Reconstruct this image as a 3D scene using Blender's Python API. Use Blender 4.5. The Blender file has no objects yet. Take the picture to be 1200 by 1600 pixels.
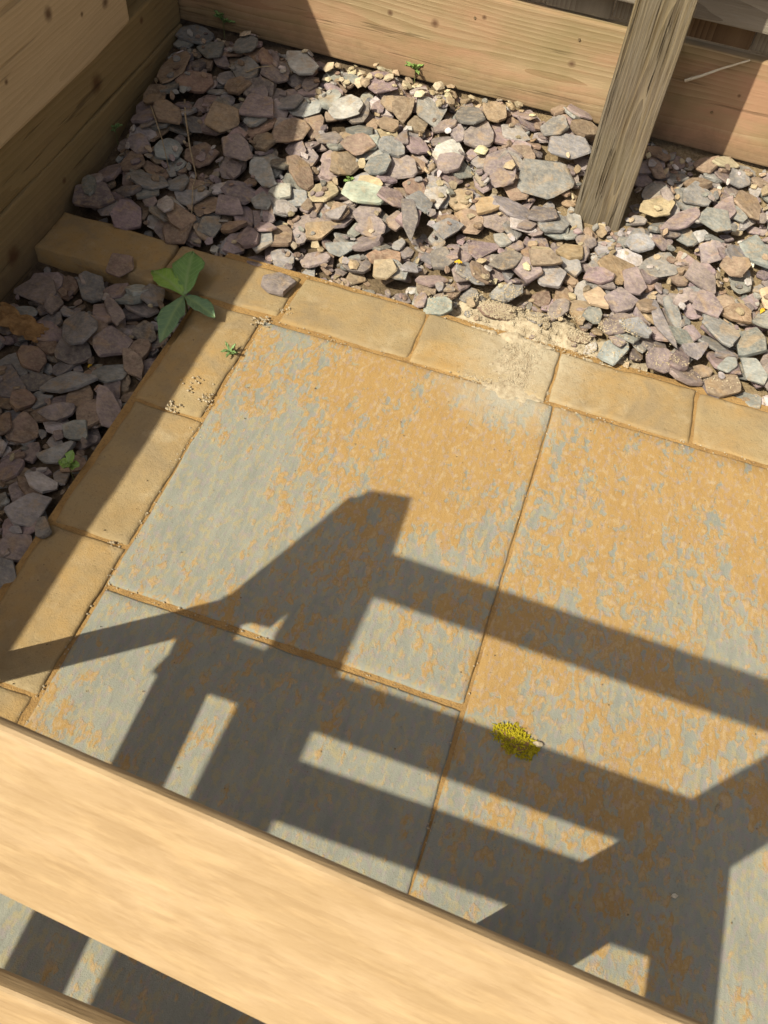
import bpy, bmesh, math, random
import numpy as np
from mathutils import Matrix, Vector, noise as mnoise

random.seed(7); rng = np.random.default_rng(11)
scene = bpy.context.scene
COL = scene.collection

# ------------------------------------------------------------------ camera
CAM = np.array([0.412, -0.873, 0.933]); FPX = 1375.4          # focal length in pixels of the 1200 x 1600 photograph
CR = np.array([0.946, 0.316, 0.070]); CU = np.array([-0.300, 0.773, 0.559]); CF = np.array([-0.122, 0.550, -0.826])
CF /= np.linalg.norm(CF); CR -= CF * (CR @ CF); CR /= np.linalg.norm(CR); CU = np.cross(CR, CF)
cam_d = bpy.data.cameras.new('camera'); cam = bpy.data.objects.new('camera', cam_d); COL.objects.link(cam)
M = Matrix.Identity(4)
for i in range(3):
    M[i][0], M[i][1], M[i][2], M[i][3] = CR[i], CU[i], -CF[i], CAM[i]
cam.matrix_world = M
cam_d.sensor_fit = 'VERTICAL'; cam_d.sensor_height = 32.0; cam_d.sensor_width = 24.0
cam_d.lens = FPX / 1600.0 * 32.0
cam_d.clip_start = 0.02; cam_d.clip_end = 500.0
cam_d.dof.use_dof = True; cam_d.dof.focus_distance = 1.25; cam_d.dof.aperture_fstop = cam_d.lens / 0.5
scene.camera = cam
scene.cycles.max_bounces = 6; scene.cycles.diffuse_bounces = 3; scene.cycles.glossy_bounces = 2; scene.cycles.transmission_bounces = 2

# ------------------------------------------------------------------ sky, sun, exposure
SUN = Vector((-0.52, -0.745, 1.0)).normalized()               # towards the sun
world = bpy.data.worlds.new('World'); scene.world = world; world.use_nodes = True
wn = world.node_tree; wn.nodes.clear()
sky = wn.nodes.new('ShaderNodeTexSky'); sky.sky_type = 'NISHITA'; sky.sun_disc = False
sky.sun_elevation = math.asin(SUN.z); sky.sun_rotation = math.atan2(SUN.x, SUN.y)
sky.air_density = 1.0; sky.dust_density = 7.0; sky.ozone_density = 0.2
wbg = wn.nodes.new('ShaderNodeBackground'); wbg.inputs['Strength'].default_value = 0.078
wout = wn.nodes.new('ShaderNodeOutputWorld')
hs = wn.nodes.new('ShaderNodeHueSaturation'); hs.inputs['Saturation'].default_value = 0.55     # white balance: sky colour desaturated so the shade is less blue
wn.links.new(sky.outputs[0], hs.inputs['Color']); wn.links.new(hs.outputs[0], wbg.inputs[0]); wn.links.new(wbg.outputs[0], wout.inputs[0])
sl = bpy.data.lights.new('sun', 'SUN'); sl.energy = 5.0; sl.angle = math.radians(0.53); sl.color = (1.0, 0.94, 0.755)
so = bpy.data.objects.new('sun', sl); COL.objects.link(so)
so.rotation_euler = SUN.to_track_quat('Z', 'Y').to_euler(); so.location = (-2, -3, 4)
vs = scene.view_settings; vs.view_transform = 'Standard'; vs.look = 'None'; vs.gamma = 1.0; vs.use_curve_mapping = False
vs.exposure = 0.35

# ------------------------------------------------------------------ helpers: photograph pixel -> place on the ground
def ray(u, v):
    return ((u - 600) / FPX) * CR - ((v - 800) / FPX) * CU + CF
def on_plane(u, v, ax, val):
    d = ray(u, v); return CAM + d * ((val - CAM[ax]) / d[ax])
def zg(y):                                                    # the gravel climbs from the setts to the fence
    return float(np.clip((y - 0.14) / 0.43, 0.0, 1.15)) * 0.10
def terr(u, v):
    z = 0.0
    for _ in range(25):
        p = on_plane(u, v, 2, z); z = 0.5 * z + 0.5 * zg(p[1])
    return p
def to_px(P):
    d = np.asarray(P, float) - CAM; c = d @ CF
    return 600 + FPX * (d @ CR) / c, 800 - FPX * (d @ CU) / c

def link(o, parent=None):
    COL.objects.link(o)
    if parent is not None: o.parent = parent
    return o
def mesh_obj(name, verts, faces, mats, parent=None, smooth=False):
    me = bpy.data.meshes.new(name); me.from_pydata([tuple(map(float, v)) for v in verts], [], faces)
    me.update()
    for m in (mats if isinstance(mats, (list, tuple)) else [mats]): me.materials.append(m)
    if smooth: me.polygons.foreach_set('use_smooth', [True] * len(me.polygons))
    return link(bpy.data.objects.new(name, me), parent)
def bm_obj(name, bm, mat, parent=None, smooth=False):
    me = bpy.data.meshes.new(name); bm.normal_update(); bm.to_mesh(me); bm.free(); me.materials.append(mat)
    if smooth: me.polygons.foreach_set('use_smooth', [True] * len(me.polygons))
    return link(bpy.data.objects.new(name, me), parent)
def tag(o, label=None, cat=None, group=None, kind=None):
    if label: o['label'] = label
    if cat: o['category'] = cat
    if group: o['group'] = group
    if kind: o['kind'] = kind
    return o
def empty(name, loc):
    o = bpy.data.objects.new(name, None); o.location = loc; o.empty_display_size = 0.05
    return link(o)

# ------------------------------------------------------------------ material helpers
class NT:
    def __init__(s, name):
        s.m = bpy.data.materials.new(name); s.m.use_nodes = True; s.t = s.m.node_tree; s.t.nodes.clear()
        s.out = s.t.nodes.new('ShaderNodeOutputMaterial'); s.b = s.t.nodes.new('ShaderNodeBsdfPrincipled')
        s.t.links.new(s.b.outputs[0], s.out.inputs[0])
    def n(s, typ, **kw):
        x = s.t.nodes.new(typ)
        for k, v in kw.items(): setattr(x, k, v)
        return x
    def set(s, inp, v):
        if hasattr(v, 'links') or hasattr(v, 'is_linked') : s.t.links.new(v, inp)
        else: inp.default_value = v
    def coord(s, kind='Object'): return s.n('ShaderNodeTexCoord').outputs[kind]
    def pos(s): return s.n('ShaderNodeNewGeometry').outputs['Position']
    def map(s, vec, scale=(1, 1, 1), rot=(0, 0, 0), loc=(0, 0, 0)):
        x = s.n('ShaderNodeMapping'); s.set(x.inputs[0], vec)
        x.inputs['Scale'].default_value = scale; x.inputs['Rotation'].default_value = rot; x.inputs['Location'].default_value = loc
        return x.outputs[0]
    def noise(s, vec, scale, detail=4, rough=0.55, dist=0.0, out=0):
        x = s.n('ShaderNodeTexNoise'); s.set(x.inputs['Vector'], vec); x.inputs['Scale'].default_value = scale
        x.inputs['Detail'].default_value = detail; x.inputs['Roughness'].default_value = rough; x.inputs['Distortion'].default_value = dist
        return x.outputs[out]
    def ramp(s, fac, stops, interp='LINEAR'):
        x = s.n('ShaderNodeValToRGB'); s.set(x.inputs[0], fac); x.color_ramp.interpolation = interp
        e = x.color_ramp.elements
        while len(e) < len(stops): e.new(0.5)
        for el, (p, c) in zip(e, stops):
            el.position = p; el.color = (c, c, c, 1) if isinstance(c, (int, float)) else (*c, 1)
        return x.outputs[0]
    def mix(s, fac, a, b, blend='MIX'):
        x = s.n('ShaderNodeMix', data_type='RGBA', blend_type=blend)
        s.set(x.inputs[0], fac)
        for i, v in ((6, a), (7, b)):
            if isinstance(v, tuple): v = (*v, 1) if len(v) == 3 else v
            s.set(x.inputs[i], v)
        return x.outputs[2]
    def math(s, op, a, b=0.0, c=0.0, clamp=False):
        x = s.n('ShaderNodeMath', operation=op); x.use_clamp = clamp
        for i, v in enumerate((a, b, c)): s.set(x.inputs[i], v)
        return x.outputs[0]
    def sep(s, vec):
        x = s.n('ShaderNodeSeparateXYZ'); s.set(x.inputs[0], vec); return x.outputs
    def bump(s, h, strength=0.5, dist=0.002, normal=None):
        x = s.n('ShaderNodeBump'); s.set(x.inputs['Height'], h); x.inputs['Strength'].default_value = strength; x.inputs['Distance'].default_value = dist
        if normal is not None: s.set(x.inputs['Normal'], normal)
        return x.outputs[0]
    def done(s, col, rough=0.8, normal=None, spec=0.3):
        s.set(s.b.inputs['Base Color'], col if not isinstance(col, tuple) else (*col, 1)); s.set(s.b.inputs['Roughness'], rough)
        s.b.inputs['Specular IOR Level'].default_value = spec
        if normal is not None: s.set(s.b.inputs['Normal'], normal)
        return s.m

def slab_material(name, gx, gy, c, seed, blobs=()):
    """riven sandstone: blue-grey stone with an ochre iron crust; gx, gy, c say how the crust covers this slab"""
    t = NT(name); P = t.map(t.pos(), loc=(seed, seed * 0.37, 0)); W = t.pos(); xyz = t.sep(W)
    st = t.map(P, scale=(1.0, 0.62, 1.0), rot=(0, 0, math.radians(6))); lg = t.map(P, scale=(1.0, 0.22, 1.0), rot=(0, 0, math.radians(7)))
    fine = t.noise(st, 135, 4, 0.62); mid = t.noise(st, 42, 3, 0.6); low = t.noise(st, 9.0, 3, 0.55, 0.5); streak = t.noise(lg, 60, 3, 0.6)
    v = t.math('MULTIPLY', fine, 1.55); v = t.math('MULTIPLY_ADD', mid, 1.20, v); v = t.math('ADD', v, -0.10); v = t.math('MULTIPLY_ADD', low, 1.10, v); v = t.math('MULTIPLY_ADD', streak, 0.85, v); v = t.math('ADD', v, -0.20)
    v = t.math('MULTIPLY_ADD', xyz[0], gx, v); v = t.math('MULTIPLY_ADD', xyz[1], gy, v)
    for (bx_, by_, br_, bs_) in blobs:                           # where the iron crust is thick, or has flaked away
        dd = t.n('ShaderNodeVectorMath', operation='DISTANCE'); t.set(dd.inputs[0], W); dd.inputs[1].default_value = (bx_, by_, 0)
        v = t.math('MULTIPLY_ADD', t.ramp(t.math('DIVIDE', dd.outputs['Value'], br_), [(0.0, 1.0), (1.0, 0.0)], 'EASE'), bs_ * 0.8, v)
    v = t.math('ADD', v, c - 1.57)
    crust = t.ramp(v, [(0.40, 0.0), (0.59, 0.95)])
    yel = t.ramp(t.noise(st, 120, 2, 0.6), [(0.50, 0.0), (0.62, 1.0)])
    lil = t.ramp(t.noise(t.map(st, loc=(3.1, 1.7, 0)), 145, 3, 0.65), [(0.52, 0.0), (0.63, 1.0)])
    grey = t.mix(t.math('MULTIPLY_ADD', streak, 0.8, t.math('MULTIPLY_ADD', mid, 0.4, -0.1)), (0.155, 0.162, 0.146), (0.325, 0.32, 0.258))
    grey = t.mix(t.math('MULTIPLY', yel, 0.45), grey, (0.36, 0.28, 0.12))
    grey = t.mix(t.math('MULTIPLY', lil, 0.50), grey, (0.265, 0.215, 0.22))
    och = t.mix(t.noise(P, 26, 4, 0.65), (0.300, 0.174, 0.054), (0.375, 0.240, 0.092))
    och = t.mix(t.math('MULTIPLY', lil, 0.55), och, (0.305, 0.235, 0.195))
    och = t.mix(t.math('MULTIPLY', t.ramp(fine, [(0.54, 0.0), (0.66, 1.0)]), 0.48), och, (0.42, 0.33, 0.21))
    col = t.mix(crust, grey, och)
    dd = t.n('ShaderNodeVectorMath', operation='DISTANCE'); t.set(dd.inputs[0], t.map(W, scale=(1, 1.6, 1))); dd.inputs[1].default_value = (0.375, 0.005, 0)
    dust = t.ramp(t.math('MULTIPLY_ADD', mid, 0.10, dd.outputs['Value']), [(0.07, 0.75), (0.175, 0.0)])
    col = t.mix(dust, col, (0.37, 0.33, 0.255))
    speck = t.ramp(t.noise(P, 420, 1, 0.5), [(0.66, 0.0), (0.74, 1.0)])
    col = t.mix(t.math('MULTIPLY', speck, 0.3), col, (0.12, 0.09, 0.06))
    h = t.math('MULTIPLY_ADD', crust, 0.10, t.math('MULTIPLY_ADD', fine, 0.35, t.math('MULTIPLY', streak, 0.9)))
    h = t.math('MULTIPLY_ADD', t.noise(P, 700, 2, 0.7), 0.22, h)
    return t.done(col, 0.82, t.bump(h, 0.8, 0.0028), 0.25)

def sett_material():
    t = NT('tan_sandstone'); P = t.pos(); oi = t.n('ShaderNodeObjectInfo')
    Q = t.n('ShaderNodeVectorMath', operation='ADD'); t.set(Q.inputs[0], P)
    cmb = t.n('ShaderNodeCombineXYZ'); t.set(cmb.inputs[0], t.math('MULTIPLY', oi.outputs['Random'], 9.0)); t.set(Q.inputs[1], cmb.outputs[0])
    q = Q.outputs[0]
    a = t.noise(q, 9, 5, 0.6, 0.5); b = t.noise(q, 45, 5, 0.6)
    col = t.ramp(a, [(0.28, (0.265, 0.182, 0.085)), (0.5, (0.36, 0.238, 0.102)), (0.70, (0.40, 0.242, 0.085))])
    col = t.mix(t.ramp(b, [(0.35, 0.45), (0.62, 0.0)]), col, (0.31, 0.25, 0.155))
    grey = t.ramp(t.noise(t.map(q, loc=(5, 2, 1)), 6, 3, 0.5, 0.6), [(0.52, 0.0), (0.66, 1.0)])
    col = t.mix(t.math('MULTIPLY', grey, 0.6), col, (0.33, 0.275, 0.165))
    col = t.mix(t.math('MULTIPLY', oi.outputs['Random'], 0.45), col, (0.28, 0.205, 0.112))
    bl = t.ramp(t.noise(t.map(q, loc=(7, 1, 2)), 12, 4, 0.65, 0.6), [(0.50, 0.0), (0.64, 0.6)]); col = t.mix(bl, col, (0.24, 0.185, 0.115))
    dd = t.n('ShaderNodeVectorMath', operation='DISTANCE'); t.set(dd.inputs[0], t.map(P, scale=(1.0, 0.75, 1))); dd.inputs[1].default_value = (0.385, 0.075, 0)
    dust = t.ramp(t.math('MULTIPLY_ADD', t.noise(P, 70, 4, 0.7), 0.09, dd.outputs['Value']), [(0.07, 0.9), (0.16, 0.0)])
    col = t.mix(dust, col, (0.42, 0.36, 0.26))
    edge = t.ramp(t.noise(t.map(q, loc=(1, 9, 4)), 15, 5, 0.7), [(0.56, 0.0), (0.74, 0.55)]); col = t.mix(edge, col, (0.44, 0.36, 0.235))
    sp = t.ramp(t.noise(q, 330, 2, 0.5), [(0.64, 0.0), (0.74, 1.0)])
    col = t.mix(t.math('MULTIPLY', sp, 0.4), col, (0.13, 0.09, 0.05))
    st = t.ramp(t.noise(t.map(q, loc=(2, 7, 3)), 24, 5, 0.65, 0.8), [(0.54, 0.0), (0.72, 0.4)]); col = t.mix(st, col, (0.23, 0.165, 0.085))
    pit = t.ramp(t.noise(q, 150, 2, 0.5), [(0.30, 0.0), (0.42, 1.0)]); col = t.mix(t.math('MULTIPLY', t.math('SUBTRACT', 1.0, pit), 0.14), col, (0.15, 0.105, 0.055))
    h = t.math('MULTIPLY_ADD', t.noise(q, 480, 4, 0.7), 0.5, t.math('MULTIPLY_ADD', pit, 0.12, t.math('MULTIPLY', t.noise(q, 45, 6, 0.7), 1.3)))
    return t.done(col, 0.88, t.bump(h, 0.6, 0.003), 0.15)

def mortar_material():
    t = NT('sandy_joint'); P = t.pos()
    col = t.ramp(t.noise(P, 30, 5, 0.65), [(0.3, (0.25, 0.148, 0.058)), (0.6, (0.36, 0.222, 0.088))])
    col = t.mix(t.ramp(t.noise(P, 300, 2), [(0.55, 0.0), (0.7, 0.5)]), col, (0.14, 0.09, 0.05))
    return t.done(col, 0.95, t.bump(t.noise(P, 420, 3, 0.7), 0.7, 0.003), 0.1)

def slate_material(name, joined):
    t = NT(name)
    if joined:
        a = t.n('ShaderNodeVertexColor', layer_name='tint'); base = a.outputs[0]
        P = t.pos()
    else:
        oi = t.n('ShaderNodeObjectInfo'); base = oi.outputs['Color']; P = t.pos()
    rnd = t.n('ShaderNodeNewGeometry').outputs['Random Per Island'] if joined else oi.outputs['Random']
    cmb = t.n('ShaderNodeCombineXYZ'); t.set(cmb.inputs[0], t.math('MULTIPLY', rnd, 40.0)); t.set(cmb.inputs[2], t.math('MULTIPLY', rnd, 17.0))
    add = t.n('ShaderNodeVectorMath', operation='ADD'); t.set(add.inputs[0], P); t.set(add.inputs[1], cmb.outputs[0]); Q = add.outputs[0]
    lam = t.map(Q, scale=(0.6, 1.3, 2.2), rot=(0.3, 0.2, 0.8))
    v = t.noise(Q, 38, 3, 0.6); f = t.noise(lam, 190, 3, 0.65)
    col = t.mix(1.0, base, t.ramp(v, [(0.28, 0.66), (0.72, 1.36)]), 'MULTIPLY')
    col = t.mix(1.0, col, t.ramp(f, [(0.3, 0.80), (0.7, 1.20)]), 'MULTIPLY')
    rust = t.ramp(t.noise(t.map(Q, loc=(4, 8, 1)), 30, 4, 0.65, 0.8), [(0.53, 0.0), (0.66, 1.0)])
    col = t.mix(t.math('MULTIPLY', rust, 0.50), col, (0.34, 0.225, 0.115))
    nz = t.sep(t.n('ShaderNodeNewGeometry').outputs['Normal'])[2]
    dust = t.math('MULTIPLY', t.ramp(t.noise(P, 150, 4, 0.75), [(0.44, 0.0), (0.68, 1.0)]), t.math('MULTIPLY', nz, 0.42, clamp=True))
    col = t.mix(dust, col, (0.43, 0.35, 0.25))
    h = t.math('MULTIPLY_ADD', f, 0.5, t.noise(Q, 80, 5, 0.7))
    return t.done(col, 0.72, t.bump(h, 0.8, 0.003), 0.35)

def soil_material():
    t = NT('dark_soil'); P = t.pos()
    col = t.ramp(t.noise(P, 70, 6, 0.7), [(0.3, (0.05, 0.036, 0.026)), (0.5, (0.12, 0.086, 0.056)), (0.72, (0.22, 0.165, 0.105))])
    xyz = t.sep(P); sandy = t.math('MULTIPLY_ADD', t.noise(P, 7, 4, 0.6), 0.9, t.math('MULTIPLY', xyz[0], 1.1))
    col = t.mix(t.ramp(sandy, [(0.42, 0.0), (0.80, 0.8)]), col, t.ramp(t.noise(P, 160, 4, 0.7), [(0.3, (0.24, 0.165, 0.09)), (0.7, (0.42, 0.32, 0.19))]))
    return t.done(col, 0.95, t.bump(t.noise(P, 200, 5, 0.7), 1.0, 0.006), 0.1)

def wood_material(name, axis, pale, dark, red=None, ring=55.0, off=(0, 0.06, 0.03), weather=0.0, green=0.0, bump=0.5, rough=0.75, spec=0.25, tilt=0.04, contrast=1.0, fibre=1.0, knots=(), blotch=0.0, splash=0.0, pores=0.0, cracks=0.0):
    """solid timber: growth rings round an off-centre heart, so faces show cathedrals and straight grain"""
    t = NT(name); P = t.coord('Object')
    rot = {'X': (0, 0, 0), 'Y': (0, 0, -math.pi / 2), 'Z': (0, math.pi / 2, 0)}[axis]
    q = t.map(P, rot=rot)                                      # now the grain runs along x
    q = t.map(q, scale=(0.16, 1, 1), loc=off, rot=(0, tilt, tilt * 0.8))
    warp = t.n('ShaderNodeVectorMath', operation='SCALE'); wsub = t.n('ShaderNodeVectorMath', operation='SUBTRACT')
    t.set(wsub.inputs[0], t.noise(q, 7, 3, 0.5, 0.0, 1)); wsub.inputs[1].default_value = (0.5, 0.5, 0.5)
    t.set(warp.inputs[0], wsub.outputs[0]); warp.inputs[3].default_value = 0.05
    add = t.n('ShaderNodeVectorMath', operation='ADD'); t.set(add.inputs[0], q); t.set(add.inputs[1], warp.outputs[0])
    wv = t.n('ShaderNodeTexWave', wave_type='RINGS', rings_direction='X', wave_profile='SAW'); t.set(wv.inputs['Vector'], add.outputs[0])
    wv.inputs['Scale'].default_value = ring; wv.inputs['Distortion'].default_value = 1.6; wv.inputs['Detail'].default_value = 2
    rings = wv.outputs['Fac']
    fq = t.map(P, rot=rot); fq = t.map(fq, scale=(0.05, 1, 1))
    fib = t.noise(fq, 420, 4, 0.65); band = t.noise(fq, 45, 4, 0.6, 0.4); blot = t.noise(t.map(P, rot=rot), 9, 4, 0.6)
    g = t.math('MULTIPLY_ADD', rings, 0.55 * contrast, t.math('MULTIPLY', band, 0.6)); g = t.math('MULTIPLY_ADD', fib, 0.35 * fibre, g)
    col = t.mix(t.ramp(g, [(0.30, 0.0), (1.0, 1.0)]), pale, dark)
    if blotch:
        col = t.mix(t.ramp(t.noise(t.map(P, rot=rot, scale=(0.30, 1, 1)), 75, 5, 0.65, 0.4), [(0.42, 0.0), (0.64, blotch)]), col, (0.43, 0.312, 0.19))
    if red:
        col = t.mix(t.ramp(t.noise(t.map(P, rot=rot, scale=(0.35, 1.6, 1.6)), 9, 4, 0.6, 0.7), [(0.44, 0.0), (0.66, 0.85)]), col, red)
    if green:
        col = t.mix(t.ramp(blot, [(0.42, 0.0), (0.66, green)]), col, (0.16, 0.15, 0.055))
    if weather:
        col = t.mix(t.ramp(t.math('MULTIPLY_ADD', band, 0.5, t.math('MULTIPLY', fib, 0.5)), [(0.38, 0.0), (0.62, weather)]), col, (0.36, 0.325, 0.27))
    if splash:                                                   # soil splashed up from the gravel
        wz = t.sep(t.pos())[2]; col = t.mix(t.ramp(t.math('MULTIPLY_ADD', t.noise(t.pos(), 35, 5, 0.7), 0.10, t.math('SUBTRACT', wz, splash)), [(0.035, 0.75), (0.10, 0.0)]), col, (0.16, 0.11, 0.065))
    for (kx, ky, kz, kr, kc) in knots:
        d = t.n('ShaderNodeVectorMath', operation='DISTANCE'); t.set(d.inputs[0], P); d.inputs[1].default_value = (kx, ky, kz)
        dd = t.math('MULTIPLY_ADD', t.noise(P, 90, 3), kr * 0.7, d.outputs['Value'])
        col = t.mix(t.ramp(t.math('DIVIDE', dd, kr * 2.6), [(0.25, 0.85), (0.62, 0.0)]), col, kc)
    if pores:
        pr = t.ramp(t.noise(t.map(t.map(P, rot=rot), scale=(0.10, 1, 1)), 620, 2, 0.6), [(0.52, 0.0), (0.68, pores)]); col = t.mix(pr, col, dark)
        pl_ = t.ramp(t.noise(t.map(t.map(P, rot=rot), scale=(0.14, 1, 1), loc=(2, 3, 4)), 260, 3, 0.65), [(0.50, 0.0), (0.66, pores)]); col = t.mix(pl_, col, tuple(min(1, q * 1.32) for q in pale))
    crk = None
    if cracks:
        crk = t.ramp(t.noise(t.map(t.map(P, rot=rot), scale=(0.035, 1, 1)), 95, 3, 0.6), [(0.62, 0.0), (0.66, 1.0)]); col = t.mix(t.math('MULTIPLY', crk, cracks), col, (0.055, 0.036, 0.02))
    h = t.math('MULTIPLY_ADD', fib, 0.9, t.math('MULTIPLY', rings, 0.35 * contrast)); h = t.math('MULTIPLY_ADD', band, 0.6, h)
    if crk is not None: h = t.math('MULTIPLY_ADD', crk, -2.0, h)
    return t.done(col, rough, t.bump(h, bump, 0.002), spec)

def leaf_material(name, c1, c2, vein, trans):
    t = NT(name); P = t.coord(); xyz = t.sep(P); ay = t.math('ABSOLUTE', xyz[1])
    col = t.mix(t.ramp(t.noise(P, 70, 4, 0.6), [(0.35, 0.0), (0.65, 1.0)]), c1, c2)
    mid = t.ramp(ay, [(0.0006, 1.0), (0.0016, 0.0)])
    sv = t.math('ABSOLUTE', t.math('SUBTRACT', t.math('FRACT', t.math('MULTIPLY', t.math('SUBTRACT', xyz[0], t.math('MULTIPLY', ay, 0.9)), 115.0)), 0.5))
    sv = t.ramp(sv, [(0.03, 0.55), (0.13, 0.0)])
    vv = t.math('MAXIMUM', mid, sv); col = t.mix(t.math('MULTIPLY', vv, 0.6), col, vein)
    m = t.done(col, 0.42, t.bump(t.math('MULTIPLY_ADD', vv, -0.6, t.noise(P, 160, 3, 0.6)), 0.5, 0.0012), 0.4)
    tr = t.n('ShaderNodeBsdfTranslucent'); t.set(tr.inputs[0], col); mx = t.n('ShaderNodeMixShader'); mx.inputs[0].default_value = trans
    t.t.links.new(t.b.outputs[0], mx.inputs[1]); t.t.links.new(tr.outputs[0], mx.inputs[2]); t.t.links.new(mx.outputs[0], t.out.inputs[0])
    return m

def plain(name, c1, c2, scale=60, rough=0.6, bump=0.3, spec=0.3, trans=0.0):
    t = NT(name); P = t.coord()
    col = t.mix(t.ramp(t.noise(P, scale, 4, 0.6), [(0.35, 0.0), (0.65, 1.0)]), c1, c2)
    m = t.done(col, rough, t.bump(t.noise(P, scale * 4, 3, 0.6), bump, 0.001), spec)
    if trans:
        tr = t.n('ShaderNodeBsdfTranslucent'); t.set(tr.inputs[0], col); mx = t.n('ShaderNodeMixShader'); mx.inputs[0].default_value = trans
        t.t.links.new(t.b.outputs[0], mx.inputs[1]); t.t.links.new(tr.outputs[0], mx.inputs[2]); t.t.links.new(mx.outputs[0], t.out.inputs[0])
    return m

MAT = {}
def knot(u, v, ax, val, org, r, c): p = on_plane(u, v, ax, val); return (p[0] - org[0], p[1] - org[1], p[2] - org[2], r, c)
DK = (0.10, 0.05, 0.028)
MAT['soil'] = soil_material(); MAT['mortar'] = mortar_material(); MAT['sett'] = sett_material()
MAT['slate'] = slate_material('slate', False); MAT['slate_small'] = slate_material('slate_small', True)
MAT['slab_a'] = slab_material('sandstone_grey_left', 0.25, 0.20, -0.045, 0.0, ((0.30, -0.10, 0.28, 0.30), (0.17, -0.02, 0.14, 0.22), (0.04, -0.30, 0.20, -0.30), (0.385, -0.03, 0.08, -0.38), (0.30, -0.40, 0.16, -0.12)))
MAT['slab_b'] = slab_material('sandstone_bluegrey', 0.0, 0.15, -0.17, 4.3, ((0.12, -0.50, 0.10, 0.18), (0.30, -0.48, 0.12, 0.25), (0.02, -0.66, 0.07, 0.3)))
MAT['slab_c'] = slab_material('sandstone_ochre', -0.12, 0.28, 0.235, 9.1, ((0.62, -0.14, 0.22, 0.22), (0.47, -0.18, 0.07, -0.30), (0.475, -0.05, 0.06, -0.12), (0.50, -0.64, 0.12, -0.25), (0.74, -0.62, 0.12, -0.22), (0.78, -0.25, 0.18, -0.12), (0.47, -0.40, 0.10, 0.22)))
MAT['slab_d'] = slab_material('sandstone_mixed', 0.0, 0.0, 0.0, 14.7)
MAT['board'] = wood_material('gravel_board_wood', 'X', (0.42, 0.315, 0.19), (0.25, 0.17, 0.09), contrast=0.9, red=(0.40, 0.225, 0.14), ring=42, off=(0, 0.03, 0.02), green=0.3, splash=0.09, cracks=0.35, bump=0.35, tilt=0.05,
                             knots=(knot(680, 36, 1, .57, (.1, .57, .17), .007, DK), knot(893, 100, 1, .57, (.1, .57, .17), .006, DK), knot(757, 27, 1, .57, (.1, .57, .17), .004, DK), knot(1155, 150, 1, .57, (.1, .57, .17), .003, DK), knot(610, 20, 1, .57, (.1, .57, .17), .005, DK)))
MAT['post'] = wood_material('weathered_post_wood', 'Z', (0.31, 0.24, 0.145), (0.085, 0.058, 0.032), ring=60, off=(0, 0.02, 0.015), weather=0.34, green=0.12, cracks=0.45, bump=1.0, contrast=1.2, fibre=2.2)
MAT['sleeper'] = wood_material('sleeper_wood', 'Y', (0.34, 0.255, 0.13), (0.22, 0.155, 0.072), splash=0.001, ring=38, contrast=0.5, off=(0, 0.05, 0.04), green=0.12, cracks=0.5, bump=0.5, knots=(knot(222, 32, 0, -.39, (-.39, .3, .13), .006, DK), knot(20, 400, 0, -.39, (-.39, 0, .02), .016, (0.10, 0.045, 0.02))))
MAT['plank'] = wood_material('pale_plank_wood', 'Y', (0.66, 0.52, 0.335), (0.48, 0.36, 0.215), fibre=1.6, cracks=0.25, ring=45, contrast=0.5, off=(0, 0.03, 0.06), bump=0.5, knots=(knot(75, 22, 0, -.382, (-.40, 0, .25), .010, DK), knot(165, 3, 0, -.382, (-.40, 0, .25), .009, DK), knot(128, 22, 0, -.382, (-.40, 0, .25), .004, DK), knot(10, 128, 0, -.382, (-.40, 0, .25), .004, DK)))
MAT['fence'] = wood_material('weathered_fence_board', 'Z', (0.24, 0.215, 0.17), (0.12, 0.10, 0.075), ring=50, weather=0.35, bump=0.7)
MAT['fence_b'] = wood_material('brown_fence_board', 'Z', (0.19, 0.125, 0.07), (0.09, 0.055, 0.03), ring=45, bump=0.6)
MAT['rail'] = wood_material('grey_rail_wood', 'X', (0.27, 0.24, 0.19), (0.14, 0.115, 0.085), ring=50, weather=0.4, bump=0.7)
MAT['cleat'] = wood_material('green_cleat_wood', 'Z', (0.25, 0.22, 0.095), (0.15, 0.125, 0.05), ring=50, green=0.6, bump=0.4)
MAT['bench'] = wood_material('honey_bench_wood', 'X', (0.355, 0.248, 0.132), (0.245, 0.158, 0.078), pores=0.32, ring=30, off=(0, 0.1, 0.05), bump=0.2, rough=0.6, spec=0.25, contrast=0.3, fibre=1.3, blotch=0.38)
MAT['bench_y'] = wood_material('honey_bench_wood_long', 'Y', (0.355, 0.248, 0.132), (0.245, 0.158, 0.078), pores=0.32, ring=30, off=(0, 0.1, 0.05), bump=0.2, rough=0.6, spec=0.25, contrast=0.3, fibre=1.3, blotch=0.38)
MAT['bench_z'] = wood_material('honey_bench_wood_upright', 'Z', (0.355, 0.248, 0.132), (0.245, 0.158, 0.078), pores=0.32, ring=30, off=(0, 0.1, 0.05), bump=0.2, rough=0.6, spec=0.25, contrast=0.3, fibre=1.3, blotch=0.38)
MAT['leaf'] = leaf_material('leaf_green', (0.13, 0.26, 0.08), (0.19, 0.34, 0.10), (0.30, 0.40, 0.17), 0.22)
MAT['leaf_light'] = leaf_material('leaf_light_green', (0.20, 0.36, 0.06), (0.28, 0.44, 0.09), (0.30, 0.40, 0.17), 0.22)
MAT['leaf_blue'] = leaf_material('leaf_blue_green', (0.13, 0.23, 0.12), (0.17, 0.28, 0.14), (0.30, 0.40, 0.17), 0.22)
MAT['stem'] = plain('green_stem', (0.12, 0.16, 0.05), (0.16, 0.14, 0.06), 80)
MAT['straw'] = plain('dry_straw', (0.42, 0.34, 0.22), (0.30, 0.22, 0.13), 120, 0.8)
MAT['moss'] = plain('yellow_moss', (0.46, 0.38, 0.02), (0.24, 0.20, 0.015), 260, 0.9, 0.6, 0.1)
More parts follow.
